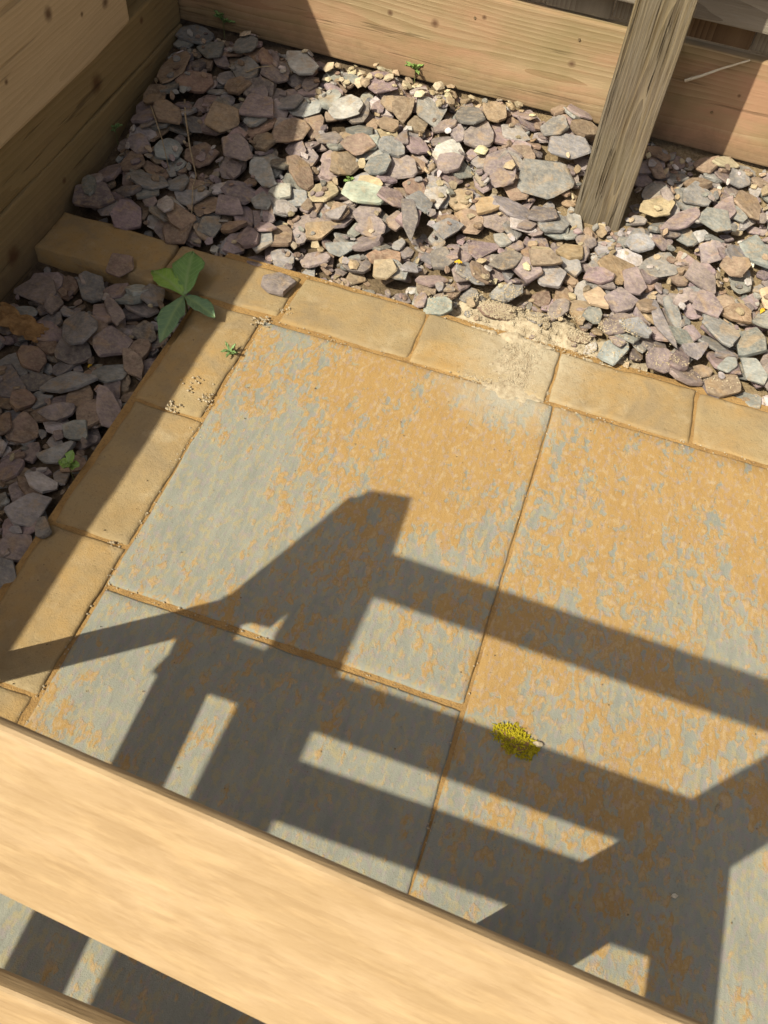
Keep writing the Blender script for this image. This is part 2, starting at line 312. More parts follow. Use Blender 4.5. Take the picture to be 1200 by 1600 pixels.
MAT['bark'] = plain('bark_brown', (0.36, 0.215, 0.095), (0.20, 0.115, 0.05), 90, 0.9, 0.9, 0.1)
MAT['sand'] = plain('pale_sand', (0.44, 0.37, 0.265), (0.32, 0.255, 0.17), 130, 0.95, 0.9, 0.1)
MAT['petal'] = plain('pale_petal', (0.7, 0.66, 0.55), (0.6, 0.5, 0.35), 60, 0.7)
MAT['yellow'] = plain('yellow_petal', (0.62, 0.40, 0.03), (0.55, 0.30, 0.03), 60, 0.7)

# ------------------------------------------------------------------ the ground and the patio
g = mesh_obj('ground', [(-60, -60, -0.09), (60, -60, -0.09), (60, 60, -0.09), (-60, 60, -0.09)], [(0, 1, 2, 3)], MAT['soil']); tag(g, kind='structure')

def fbm(x, y, z=0.0): return mnoise.fractal(Vector((x, y, z)), 0.6, 2.1, 4)

def stone_block(name, x0, x1, y0, y1, top, thick, mat, parent, nx, ny, wob, relief, round_r, seed):
    """a slab or sett: gridded top with riven relief, worn wavering edges and skirts"""
    vs_, fs = [], []
    us = np.concatenate([[0], np.linspace(0.0, 1.0, nx + 1)[1:-1], [1]]); vv = np.linspace(0, 1, ny + 1)
    us = np.sort(np.concatenate([us, [round_r / (x1 - x0), 1 - round_r / (x1 - x0)]])); vv = np.sort(np.concatenate([vv, [round_r / (y1 - y0), 1 - round_r / (y1 - y0)]]))
    NX, NY = len(us), len(vv); cx, cy = (x0 + x1) / 2, (y0 + y1) / 2
    for j in range(NY):
        for i in range(NX):
            x = x0 + us[i] * (x1 - x0); y = y0 + vv[j] * (y1 - y0)
            ex = min(x - x0, x1 - x); ey = min(y - y0, y1 - y); e = min(ex, ey)
            wx = fbm(y * 9 + seed, 3.3 + (1 if us[i] < .5 else 7), 0.5) * wob; wy = fbm(x * 9 + seed, 8.1 + (1 if vv[j] < .5 else 7), 1.5) * wob
            px = x + wx * max(0, 1 - ex / 0.03); py = y + wy * max(0, 1 - ey / 0.03)
            z = top + fbm(x * 6 + seed, y * 3 + seed) * relief + fbm(x * 24 + seed, y * 11, 2.0) * relief * 0.45
            if e < round_r: z -= (1 - e / round_r) ** 2 * round_r * (0.55 + 0.25 * fbm(x * 30, y * 30, seed))
            if ex < round_r and ey < round_r: z -= 0.3 * round_r
            vs_.append((px - cx, py - cy, z))
    idx = lambda i, j: j * NX + i
    for j in range(NY - 1):
        for i in range(NX - 1): fs.append((idx(i, j), idx(i + 1, j), idx(i + 1, j + 1), idx(i, j + 1)))
    rim = [idx(i, 0) for i in range(NX)] + [idx(NX - 1, j) for j in range(1, NY)] + [idx(i, NY - 1) for i in range(NX - 2, -1, -1)] + [idx(0, j) for j in range(NY - 2, 0, -1)]
    b = len(vs_)
    for r in rim: v = vs_[r]; vs_.append((v[0], v[1], top - thick))
    n = len(rim)
    for k in range(n): fs.append((rim[k], b + k, b + (k + 1) % n, rim[(k + 1) % n]))
    o = mesh_obj(name, vs_, fs, mat, parent, True); o.location = (cx, cy, 0)
    return o

# joint bed, gently uneven
vs_, fs = [], []
bx = np.linspace(-0.112, 2.4, 150); by = np.linspace(-2.2, 0.128, 140)
for y in by:
    for x in bx: vs_.append((x, y, -0.0008 + 0.0007 * fbm(x * 18, y * 18) + 0.0005 * fbm(x * 90, y * 90)))
for j in range(len(by) - 1):
    for i in range(len(bx) - 1): a = j * len(bx) + i; fs.append((a, a + 1, a + len(bx) + 1, a + len(bx)))
k0 = len(vs_); 
for p in ((-0.40, 0.022, -0.012), (-0.112, 0.022, -0.012), (-0.112, 0.118, -0.012), (-0.40, 0.118, -0.012)): vs_.append(p)
fs.append((k0, k0 + 1, k0 + 2, k0 + 3))
patio = mesh_obj('patio', vs_, fs, MAT['mortar'], None, True); tag(patio, kind='structure')

J = 0.005
slabs = [(0.0, 0.4412, -0.4675, 0.008, 'slab_a'), (0.002, 0.4408, -0.95, -0.4755, 'slab_b'), (0.4448, 1.05, -0.93, 0.008, 'slab_c'),
         (1.06, 1.66, -0.46, 0.004, 'slab_d'), (1.06, 1.66, -1.07, -0.47, 'slab_c'), (0.002, 0.437, -1.86, -0.96, 'slab_d'), (0.449, 1.05, -1.55, -0.94, 'slab_a'), (1.06, 1.66, -1.7, -1.08, 'slab_b')]
for k, (x0, x1, y0, y1, m) in enumerate(slabs):
    big = k < 3
    stone_block('slab', x0, x1, y0, y1, 0.0014, 0.03, MAT[m], patio, 44 if big else 20, 44 if big else 20, 0.0016, 0.0010, 0.0028, k * 5.3 + 1)
row = [-0.392, -0.186, 0.018, 0.222, 0.430, 0.637, 0.845, 1.05, 1.26, 1.46]
for k in range(len(row) - 1):
    dy = random.uniform(-0.003, 0.003); y0 = 0.016 + dy + (0.006 if k < 2 else 0); y1 = 0.119 + dy - (0.004 if k < 2 else 0)
    stone_block('sett', row[k] + 0.002, row[k + 1] - 0.002, y0, y1, random.uniform(0.0015, 0.0035), 0.05, MAT['sett'], patio, 22, 12, 0.0032, 0.0016, 0.0034, 40 + k * 3.7)
colj = [0.014, -0.199, -0.415, -0.62, -0.83, -1.04, -1.25, -1.46]
for k in range(len(colj) - 1):
    dx = random.uniform(-0.003, 0.003)
    stone_block('sett', -0.105 + dx, -0.0065 + dx, colj[k + 1] + 0.002, colj[k] - 0.002, random.uniform(0.0015, 0.0035), 0.05, MAT['sett'], patio, 12, 22, 0.0032, 0.0016, 0.0034, 90 + k * 3.1)

# ------------------------------------------------------------------ gravel beds: soil, then chips dropped one on another
def soil_bed(name, x0, x1, y0, y1, zf):
    xs = np.arange(x0, x1 + .001, 0.02); ys = np.arange(y0, y1 + .001, 0.02); v, f = [], []
    for y in ys:
        for x in xs: v.append((x, y, zf(x, y) + 0.004 * fbm(x * 14, y * 14)))
    for j in range(len(ys) - 1):
        for i in range(len(xs) - 1): a = j * len(xs) + i; f.append((a, a + 1, a + len(xs) + 1, a + len(xs)))
    return tag(mesh_obj(name, v, f, MAT['soil'], None, True), kind='structure')
back_bed = soil_bed('gravel_bed', -0.42, 1.8, 0.10, 0.62, lambda x, y: zg(y) - 0.020)
side_bed = soil_bed('gravel_bed', -0.42, -0.09, -1.5, 0.06, lambda x, y: -0.030)

GX0, GY0, RES = -0.42, -1.0, 0.003
NXg, NYg = int(1.62 / RES), int(1.6 / RES)
gx = GX0 + (np.arange(NXg) + .5) * RES; gy = GY0 + (np.arange(NYg) + .5) * RES
XX, YY = np.meshgrid(gx, gy)
H = np.where(YY > 0.12, np.clip((YY - .14) / .43, 0, 1.15) * .10 - 0.020, -0.030)
H = np.where((XX > -0.105) & (YY < 0.121), 0.004, H); H = np.where((YY < 0.119) & (YY > 0.02), 0.004, H)
ID = -np.ones(H.shape, int)
SANDS = ((.375, .150, .150, .040, .020), (.377, .070, .044, .050, .0050), (.380, .020, .050, .026, .0030), (.50, .135, .10, .022, .012))
def sand_z(x, y):                                               # top of the washed-out sand, or far below where there is none
    z = -1.0
    for (cx, cy, a, b, hh) in SANDS:
        u, v = (x - cx) / a, (y - cy) / b; r = math.hypot(u, v)
        if r > 1.4: continue
        r += .40 * fbm(x * 22, y * 22, cy * 9)
        z = max(z, (zg(y) - .010 if y > .121 else .001) + hh * (1 - r * 1.05) - .03 * max(0, r - .9) + .0016 * fbm(x * 120, y * 120))
    return z
SX0, SX1, SY0, SY1, SR = .20, .56, -.01, .215, .004
sxs, sys_ = np.arange(SX0, SX1, SR), np.arange(SY0, SY1, SR)
SZ = np.array([[sand_z(x, y) for x in sxs] for y in sys_])
ii = np.clip(((gx - SX0) / SR).astype(int), 0, len(sxs) - 1); jj = np.clip(((gy - SY0) / SR).astype(int), 0, len(sys_) - 1)
inb = (XX > SX0) & (XX < SX1) & (YY > .122) & (YY < SY1)
H = np.where(inb, np.maximum(H, SZ[np.ix_(jj, ii)]), H)

def chip_shape(n, flat):
    a = np.sort((np.arange(n) + rng.uniform(-.36, .36, n)) / n * 2 * np.pi); r = rng.uniform(0.66, 1.0, n)
    P_ = np.stack([r * np.cos(a), r * np.sin(a)], 1)
    if rng.random() < .35:                                      # a broken straight end
        k = rng.uniform(.45, .8); P_[:, 0] = np.minimum(P_[:, 0], k + rng.uniform(-.1, .1) * P_[:, 1])
    q = []                                                      # round the corners a little, unevenly
    for k in range(n):
        c = P_[k]; f1, f2 = rng.uniform(.03, .17, 2); q += [c + (P_[k - 1] - c) * f1, c + (P_[(k + 1) % n] - c) * f2]
    q = np.array(q) - np.mean(q, 0); q /= np.abs(q).max(0); n = len(q)
    v, f = [], []
    ins = np.repeat(rng.uniform(.90, .985, n // 2), 2); tl = rng.uniform(-.22, .22, 2)
    for l, (sc, z) in enumerate(((0.95, 0.0), (1.0, 0.5), (None, .94), (.55, 1.0))):
        for k in range(n):
            w = (ins[k] if sc is None else sc) * (1 + rng.uniform(-.03, .03)); x, y = q[k] * w
            v.append((x, y, z + (0 if l < 2 else (tl[0] * x + tl[1] * y) + rng.uniform(-.05, .05))))
    v.append((0, 0, 1.0 + rng.uniform(-.06, .08)))
    for l in range(3):
        for k in range(n): k2 = (k + 1) % n; f.append((l * n + k, l * n + k2, (l + 1) * n + k2, (l + 1) * n + k))
    for k in range(n): f.append((3 * n + k, 3 * n + (k + 1) % n, 4 * n))
    return np.array(v), f
SHAPES = [chip_shape(int(rng.integers(5, 10)), True) for _ in range(36)]
PEB = []
for _ in range(8):
    bm = bmesh.new(); bmesh.ops.create_icosphere(bm, subdivisions=1, radius=1)
    s = rng.uniform(0, 50)
    for v in bm.verts:
        d = 1 + 0.55 * fbm(v.co.x * 1.3 + s, v.co.y * 1.3, v.co.z * 1.3); v.co = Vector((v.co.x * d, v.co.y * d, 0.5 + v.co.z * d * 0.5))
    PEB.append((np.array([tuple(v.co) for v in bm.verts]), [tuple(q.index for q in p.verts) for p in bm.faces])); bm.free()
SHAPE_ME = {}
def shape_mesh(kind, k):
    if (kind, k) not in SHAPE_ME:
        v, f = (SHAPES if kind == 'slate_chip' else PEB)[k]
        me = bpy.data.meshes.new(kind); me.from_pydata([tuple(p) for p in v.tolist()], [], f); me.update(); me.materials.append(MAT['slate'])
        if kind == 'slate_chip': me.polygons.foreach_set('use_smooth', [True] * len(me.polygons)); me.set_sharp_from_angle(angle=math.radians(14))
        if kind == 'pebble': me.polygons.foreach_set('use_smooth', [True] * len(me.polygons)); me.set_sharp_from_angle(angle=math.radians(38))
        SHAPE_ME[(kind, k)] = me
    return SHAPE_ME[(kind, k)]

TONE = {'p': (0.242, 0.190, 0.188), 'g': (0.222, 0.213, 0.204), 'b': (0.240, 0.168, 0.122), 'w': (0.42, 0.385, 0.365), 'e': (0.36, 0.385, 0.315), 't': (0.36, 0.28, 0.18), 'd': (0.16, 0.138, 0.13), 'c': (0.50, 0.43, 0.285), 's': (0.265, 0.265, 0.255), 'o': (0.31, 0.215, 0.135)}
def tone(c, amt=.16):
    t = np.array(TONE[c]) * .90 * (1 + rng.uniform(-amt, amt) * 1.6) * (1 + rng.uniform(-.05, .05, 3)); return tuple(t)
chips = []
def drop(x, y, a, b, yaw, th, col, kind='slate_chip', tiltj=.10, shape=None, fixed=False, maxs=.5):
    """lay one stone on what already lies there; returns its record"""
    global H
    R_ = max(a, b) + RES
    i0, i1 = int((x - R_ - GX0) / RES), int((x + R_ - GX0) / RES) + 1; j0, j1 = int((y - R_ - GY0) / RES), int((y + R_ - GY0) / RES) + 1
    i0, j0 = max(i0, 0), max(j0, 0); i1, j1 = min(i1, NXg), min(j1, NYg)
    if i1 - i0 < 2 or j1 - j0 < 2: return None
    dx, dy = XX[j0:j1, i0:i1] - x, YY[j0:j1, i0:i1] - y; c, s = math.cos(yaw), math.sin(yaw)
    lx, ly = (c * dx + s * dy) / a, (-s * dx + c * dy) / b
    m = (lx * lx + ly * ly) < 0.92
    if m.sum() < 4: return None
    h = H[j0:j1, i0:i1][m]; A = np.stack([np.ones(m.sum()), dx[m], dy[m]], 1)
    co, *_ = np.linalg.lstsq(A, h, rcond=None)
    sx, sy = co[1] * .8 + rng.normal(0, tiltj), co[2] * .8 + rng.normal(0, tiltj)
    q = math.hypot(sx, sy)
    if q > maxs: sx *= maxs / q; sy *= maxs / q
    pl = sx * dx + sy * dy; z0 = np.percentile(h - pl[m], 78)
    top = z0 + pl + th
    k = len(chips); sub = H[j0:j1, i0:i1]; better = m & (top > sub)
    sub[better] = top[better]; ID[j0:j1, i0:i1][better] = k
    rec = dict(x=x, y=y, z=z0, a=a, b=b, yaw=yaw, th=th, sx=sx, sy=sy, col=col, kind=kind, shape=int(rng.integers(36 if kind == 'slate_chip' else 8)) if shape is None else shape, fixed=fixed)
    chips.append(rec); return rec
def rec_matrix(r):
    nrm = Vector((-r['sx'], -r['sy'], 1)).normalized(); xa = Vector((math.cos(r['yaw']), math.sin(r['yaw']), 0)); xa = (xa - nrm * xa.dot(nrm)).normalized(); ya = nrm.cross(xa)
    m = Matrix.Identity(4)
    for i in range(3): m[i][0], m[i][1], m[i][2] = xa[i] * r['a'], ya[i] * r['b'], nrm[i] * r['th']
    m[0][3], m[1][3], m[2][3] = r['x'], r['y'], r['z']
    return m
PX0, PX1, PY0, PY1 = 0.383, 0.461, 0.383, 0.460                # the post stands here
def free(x, y, r):
    if -r * .6 + PX0 < x < PX1 + r * .6 and PY0 - r * .6 < y < PY1 + r * .6: return False
    return True
def rnd_back(): return rng.uniform(-.37, 1.12), rng.uniform(.128, .562)
def rnd_side(): return rng.uniform(-.375, -.112), rng.uniform(-.95, .012)
def rcol(x, y):
    q = rng.random()
    if x > 0.0 and y > .12: cc = 'p' if q < .46 else 'g' if q < .68 else 'b' if q < .80 else 'w' if q < .85 else 't' if q < .90 else 'o' if q < .93 else 's'
    else: cc = 'p' if q < .40 else 'g' if q < .62 else 'b' if q < .82 else 's' if q < .92 else 'd' if q < .97 else 'w'
    return tone(cc)
for lo, hi, nb, ns in ((.004, .013, 2200, 520), (.010, .021, 1150, 250), (.017, .031, 680, 165)):
    for bed, n in ((rnd_back, nb), (rnd_side, ns)):
        for _ in range(n):
            x, y = bed(); a = rng.uniform(lo, hi); b = a * rng.uniform(.5, .95)
            xm, ym = (-.385 + a * .8), (.566 - a * .8)
            if x < xm or y > ym or not free(x, y, a): continue
            if bed is rnd_side and (x > -.112 - a * .55 or y > .02 - a * .5): continue
            if bed is rnd_back and y < .122 + a * .25: continue
            if bed is rnd_back and ((x - .37) / .13) ** 2 + ((y - .150) / .032) ** 2 < 1 and rng.random() < .80: continue
            drop(x, y, a, b, rng.uniform(0, 6.3), rng.uniform(.0030, .0062) * (0.55 + a / .035), rcol(x, y), maxs=.38)
# stones that the photograph shows singly: centre, length, width and angle in the photograph
HAND = [(850,290,92,62,5,'g'),(778,280,66,54,85,'p'),(885,247,72,38,6,'g'),(805,208,52,32,0,'w'),(732,190,56,44,80,'d'),(755,387,54,48,20,'p'),(637,360,76,28,80,'d'),(800,330,72,36,15,'g'),(900,335,50,22,75,'s'),
 (1030,418,70,54,5,'g'),(957,432,66,54,20,'o'),(1117,530,78,42,60,'s'),(1025,528,98,26,75,'g'),(1048,495,66,22,72,'s'),(1150,495,62,32,8,'o'),(1090,450,62,36,35,'p'),(625,272,66,40,10,'p'),(596,144,62,46,70,'p'),
 (540,188,56,42,5,'w'),(570,320,74,38,20,'e'),(468,277,64,40,62,'b'),(680,312,46,38,30,'w'),(1021,334,60,32,-8,'t'),(1130,262,52,24,-8,'c'),(1125,345,60,36,-60,'p'),(1085,312,56,44,-20,'g'),(1165,330,56,48,10,'b'),(1060,362,74,34,-25,'p'),
 (500,362,56,34,-4,'o'),(535,392,60,30,10,'g'),(650,232,48,34,20,'p'),(700,262,54,34,-15,'p'),(860,222,46,36,-30,'g'),(845,350,50,36,20,'d'),(735,345,56,40,30,'b'),(690,412,40,42,0,'d'),(790,420,52,40,-30,'d'),(845,428,54,28,0,'b'),
 (890,402,48,34,10,'o'),(950,385,44,34,0,'w'),(1000,385,50,30,0,'s'),(1110,362,56,40,0,'g'),(1180,400,52,58,0,'s'),(1140,430,50,36,10,'b'),(985,455,40,50,0,'p'),(930,480,44,40,0,'t'),(965,485,50,44,-20,'p'),(1100,490,52,40,10,'p'),
 (1080,560,50,34,0,'g'),(1175,590,60,34,70,'s'),(980,545,56,34,0,'s'),(560,250,56,40,15,'b'),(605,215,40,34,0,'t'),(515,232,52,36,10,'p'),(590,275,44,40,0,'g'),(645,300,44,40,20,'b'),(610,330,50,36,0,'p'),(655,335,44,36,40,'s'),(505,305,50,40,-20,'t'),
 (720,310,44,36,10,'t'),(760,330,40,30,0,'o'),(700,365,46,30,-30,'g'),(580,365,54,38,0,'p'),(600,440,40,32,0,'t'),(560,420,50,24,5,'d'),(690,165,34,30,0,'w'),(770,185,46,36,-30,'t'),(820,175,50,36,20,'p'),
 (60,440,78,50,18,'p'),(140,440,50,46,70,'g'),(127,515,66,56,-15,'g'),(100,590,106,44,-6,'s'),(45,545,52,48,70,'b'),(167,635,72,42,82,'p'),(172,530,58,46,-40,'p'),(167,568,62,36,-8,'s'),(115,667,50,42,30,'s'),(38,790,88,58,-20,'s'),(32,658,62,40,-25,'b'),
 (58,742,52,32,25,'w'),(208,560,52,36,70,'b'),(180,452,40,36,30,'p'),(178,490,52,26,70,'p'),(10,585,72,46,75,'g'),(20,850,56,50,0,'p'),(40,690,44,36,20,'p'),(75,510,50,36,-10,'p'),(8,900,60,40,80,'g'),(90,640,66,26,-10,'p'),(30,615,48,34,-40,'b'),
 (240,462,40,36,0,'g'),(225,505,46,34,20,'d'),(10,720,50,46,0,'p'),(70,830,42,28,80,'g'),(0,660,40,40,0,'b'),(190,420,44,30,10,'b'),
 (245,155,46,38,-20,'b'),(272,110,72,40,-55,'b'),(305,132,58,36,5,'b'),(373,140,46,36,0,'b'),(350,205,52,46,10,'b'),(313,238,52,46,30,'b'),(372,247,50,46,-20,'p'),(235,296,62,50,30,'g'),(375,300,56,44,30,'p'),(410,280,62,36,65,'s'),(405,185,60,46,20,'p'),
 (455,165,50,38,0,'g'),(470,105,58,36,55,'w'),(455,215,66,40,-35,'b'),(150,320,74,38,3,'d'),(263,343,36,28,70,'w'),(330,355,42,38,0,'g'),(365,358,46,22,5,'b'),(410,325,36,40,0,'s'),(300,45,60,40,20,'s'),(330,75,50,36,30,'g'),(210,255,46,34,-30,'b'),
 (265,200,50,40,40,'b'),(415,230,44,36,0,'b'),(440,310,40,30,0,'w'),(445,335,40,24,-10,'w'),(360,330,48,34,10,'p'),(300,310,60,34,10,'s'),(205,320,44,22,10,'d'),(230,195,44,34,0,'p'),(280,290,44,40,10,'s'),(430,120,46,40,0,'d'),(385,85,40,36,10,'g')]
LABELS = {(540, 188): 'whitish grey stone just out of the wall shadow', (570, 320): 'long pale green stone in the sunlit chips', (1130, 262): 'long cream stone at the foot of the board right of the post', (850, 290): 'large flat grey slate left of the post', (1021, 334): 'tan stone just right of the post foot', (100, 590): 'largest pointed grey slate in the left bed', (58, 742): 'pale pinkish stone in the left bed'}
for (u, v, L, W, an, c) in HAND:
    p = terr(u, v); ca, sa = math.cos(math.radians(an)), math.sin(math.radians(an))
    e = terr(u + L / 2 * ca, v + L / 2 * sa) - p; w = terr(u - W / 2 * sa, v + W / 2 * ca) - p
    a = np.linalg.norm(e[:2]); b = np.linalg.norm(w[:2]); yaw = math.atan2(e[1], e[0])
    if p[0] - min(a, b) < -.385: p[0] = -.385 + max(min(a, b), .02)
    p[1] = min(p[1], .563 - min(a, b) * .6)
    if not free(p[0], p[1], min(a, b)): continue
    drop(p[0], p[1], a, b, yaw, rng.uniform(.0038, .0066), tone(c, .10), tiltj=.05, fixed=True, maxs=.27)
    if (u, v) in LABELS and chips: chips[-1]['label'] = LABELS[(u, v)]
for bed, n in ((rnd_back, 1100), (rnd_side, 300)):                # crumbs that have fallen between the chips
    for _ in range(n):
        best = None
        for _k in range(4):
            x, y = bed(); hh = H[int((y - GY0) / RES), int((x - GX0) / RES)] - zg(y)
            if best is None or hh < best[0]: best = (hh, x, y)
        _h, x, y = best; a = rng.uniform(.003, .009)
        if free(x, y, a) and x > -.38 and y < .56 and not (((x - .37) / .13) ** 2 + ((y - .150) / .032) ** 2 < 1 and rng.random() < .6): drop(x, y, a, a * rng.uniform(.5, .9), rng.uniform(0, 6.3), a * rng.uniform(.25, .6), tone('t' if rng.random() < (.35 if x > 0 else .12) else rng.choice(list('pgbw')), .2), maxs=.8, tiltj=.2)
# cream pebbles along the foot of the board
for _ in range(95):
    if rng.random() < .6: x, y = rng.uniform(-.10, .13), .562 - abs(rng.normal(0, .035))
    elif rng.random() < .4: x, y = rng.uniform(-.33, .30), .56 - abs(rng.normal(0, .012))
    else: x, y = rng.uniform(-.02, .9), rng.uniform(.16, .55)
    if not free(x, y, .012): continue
    a = rng.uniform(.004, .0125)
    drop(x, min(y, .567 - a), a, a * rng.uniform(.65, 1), rng.uniform(0, 6), a * rng.uniform(.6, .9), tone('c' if rng.random() < .7 else 't', .12), 'pebble', .1)
lone_rec = None
print('pile above profile: back %.4f side %.4f' % ((H - np.clip((YY - .14) / .43, 0, 1.15) * .10)[(YY > .15) & (YY < .55) & (XX > -.36) & (XX < 1.0)].mean(), H[(XX < -.13) & (YY < 0)].mean()))
p = terr(436, 451)
lone = dict(x=p[0], y=p[1], z=0.006, a=.0275, b=.027, yaw=.5, th=.008, sx=.03, sy=-.02)

cnt = np.bincount(ID[ID >= 0].ravel(), minlength=len(chips)).astype(float)
score = np.zeros(len(chips))
for k, r in enumerate(chips):
    u, v = to_px((r['x'], r['y'], r['z'])); inside = -40 < u < 1240 and -40 < v < 1640
    dist = np.linalg.norm(np.array([r['x'], r['y'], r['z']]) - CAM)
    score[k] = cnt[k] / dist ** 2 * (1 if inside else .01)
for bed, test in ((back_bed, lambda r: r['y'] > .07), (side_bed, lambda r: r['y'] <= .07)):
    ids = [k for k, r in enumerate(chips) if test(r)]
    ids.sort(key=lambda k: -score[k])
    single = {'slate_chip': 0, 'pebble': 0}; rest = []
    for k in ids:
        r = chips[k]
        if cnt[k] < 2: continue
        lim = 290 if r['kind'] == 'slate_chip' else 90
        if single[r['kind']] < lim and score[k] >= 1.0 * 8:
            single[r['kind']] += 1
            o = bpy.data.objects.new(r['kind'], shape_mesh(r['kind'], r['shape'])); link(o, bed)
            o.matrix_world = rec_matrix(r); o.color = (*r['col'], 1)
            if 'label' in r: o['label'] = r['label']
        else: rest.append(r)
    V, Fc, Cc = [], [], []; base = 0
    for r in rest:
        v, f = (SHAPES if r['kind'] == 'slate_chip' else PEB)[r['shape']]
        m = np.array(rec_matrix(r)); w = v @ m[:3, :3].T + m[:3, 3]
        V.append(w); Fc += [tuple(i + base for i in q) for q in f]; base += len(v); Cc += [(*r['col'], 1)] * len(v)
    o = mesh_obj('small_slate_chips', np.concatenate(V), Fc, MAT['slate_small'], bed); tag(o, kind='stuff')
    ca_ = o.data.color_attributes.new('tint', 'FLOAT_COLOR', 'POINT'); ca_.data.foreach_set('color', np.array(Cc, dtype=np.float32).ravel())
    print(bed.name, single, 'rest', len(rest))

o = bpy.data.objects.new('slate_chip', shape_mesh('slate_chip', 5)); link(o); o.matrix_world = rec_matrix(lone); o.color = (.22, .185, .18, 1)
tag(o, 'single mauve slate chip lying out on the corner of the tan kerb setts', 'stone')

# ------------------------------------------------------------------ timber
def timber(name, x0, x1, y0, y1, z0, z1, mat, parent, bev=.004, cuts=10, wob=.0015, seed=0.0, axis='X', origin=None):
    """a sawn board with eased arrises and slightly wandering faces"""
    o_ = origin or ((x0 + x1) / 2, (y0 + y1) / 2, (z0 + z1) / 2)
    bm = bmesh.new(); bmesh.ops.create_cube(bm, size=1)
    for v in bm.verts: v.co = Vector((x0 + (v.co.x + .5) * (x1 - x0), y0 + (v.co.y + .5) * (y1 - y0), z0 + (v.co.z + .5) * (z1 - z0)))
    ax = 'XYZ'.index(axis)
    es = [e for e in bm.edges if abs((e.verts[0].co - e.verts[1].co)[ax]) > 1e-6]
    bmesh.ops.subdivide_edges(bm, edges=es, cuts=cuts, use_grid_fill=True)
    if bev: bmesh.ops.bevel(bm, geom=[e for e in bm.edges if e.calc_face_angle(0) > 1.0], offset=bev, segments=2, affect='EDGES', profile=.6)
    for v in bm.verts:
        c = v.co; t_ = c[ax]
        d = Vector((fbm(t_ * 3 + seed, 1.1, c.z * 4 + c.y * 4), fbm(t_ * 3 + seed, 5.2, c.x * 4 + c.z * 4), fbm(t_ * 3 + seed, 9.4, c.y * 4 + c.x * 4))) * wob
        d[ax] = 0; v.co = c + d - Vector(o_)
    o = bm_obj(name, bm, mat, parent); o.location = o_
    return o

# fence at the back
fence = empty('fence', (0.4, 0.57, 0.10)); tag(fence, 'timber fence with a wide gravel board at its foot, behind the slate chips', 'fence')
def child(o, parent): o.location = Vector(o.location) - Vector(parent.location); return o
child(timber('gravel_board', -0.48, 1.8, 0.570, 0.592, 0.093, 0.252, MAT['board'], fence, .003, 30, .0012, 3.0, 'X', (0.1, 0.57, 0.17)), fence)
child(timber('cleat', 0.418, 0.466, 0.546, 0.5685, 0.088, 0.252, MAT['cleat'], fence, .002, 6, .001, 5.0, 'Z'), fence)
child(timber('rail', -0.48, 1.8, 0.541, 0.576, 0.302, 0.372, MAT['rail'], fence, .004, 24, .0015, 8.0, 'X'), fence)
child(timber('rail', -0.48, 1.8, 0.541, 0.576, 1.02, 1.09, MAT['rail'], fence, .004, 24, .0015, 18.0, 'X'), fence)
bxs = [-0.48, -0.36, -0.24, -0.118, 0.002, 0.124, 0.244, 0.349, 0.455, 0.563, 0.675, 0.79, 0.905, 1.02, 1.135, 1.25, 1.365, 1.48, 1.595, 1.71, 1.8]
for k in range(len(bxs) - 1):
    z0 = 0.2575 + (0.003 if k >= 7 else 0) + random.uniform(-.001, .001)
    yf = 0.577 + (k % 2) * 0.004
    child(timber('feather_edge_board', bxs[k] + .0012, bxs[k + 1] - .0012, yf, yf + .011, z0, 1.35, MAT['fence_b'] if k == 8 else MAT['fence'], fence, .0015, 4, .0008, 20 + k, 'Z'), fence)
for (u, v) in ((742, 28), (905, 62), (1112, 176)):
    q = on_plane(u, v, 1, .569); bm = bmesh.new(); bmesh.ops.create_cone(bm, cap_ends=True, segments=12, radius1=.0022, radius2=.0018, depth=.0016)
    bmesh.ops.rotate(bm, verts=bm.verts, cent=(0, 0, 0), matrix=Matrix.Rotation(math.pi / 2, 3, 'X')); o = bm_obj('nail_head', bm, MAT['soil'], fence); o.location = Vector(q) - fence.location
post = timber('fence_post', PX0, PX1, PY0, PY1, -0.05, 1.5, MAT['post'], None, .005, 40, .0022, 31.0, 'Z', (0.422, 0.42, 0.0))
tag(post, 'weathered square timber post standing in the slate chips in front of the fence', 'post')

# left retaining wall
wall = empty('sleeper_wall', (-0.39, 0.0, 0.0)); tag(wall, 'wall of stacked timber sleepers along the left gravel bed', 'wall')
child(timber('sleeper', -0.47, -0.389, -1.4, 0.566, -0.06, 0.0895, MAT['sleeper'], wall, .004, 40, .003, 41.0, 'Y', (-0.39, 0.0, 0.02)), wall)
child(timber('sleeper', -0.47, -0.391, -1.4, 0.566, 0.0905, 0.172, MAT['sleeper'], wall, .005, 40, .003, 44.0, 'Y', (-0.39, 0.3, 0.13)), wall)
child(timber('plank', -0.45, -0.382, -1.4, 0.386, 0.174, 0.405, MAT['plank'], wall, .006, 30, .003, 47.0, 'Y', (-0.40, 0.0, 0.25)), wall)
child(timber('plank', -0.45, -0.384, -1.4, 0.386, 0.408, 0.636, MAT['plank'], wall, .006, 30, .003, 53.0, 'Y', (-0.40, 0.0, 0.48)), wall)
child(timber('end_board', -0.47, -0.425, 0.392, 0.640, 0.174, 0.66, MAT['sleeper'], wall, .004, 6, .002, 57.0, 'Z'), wall)

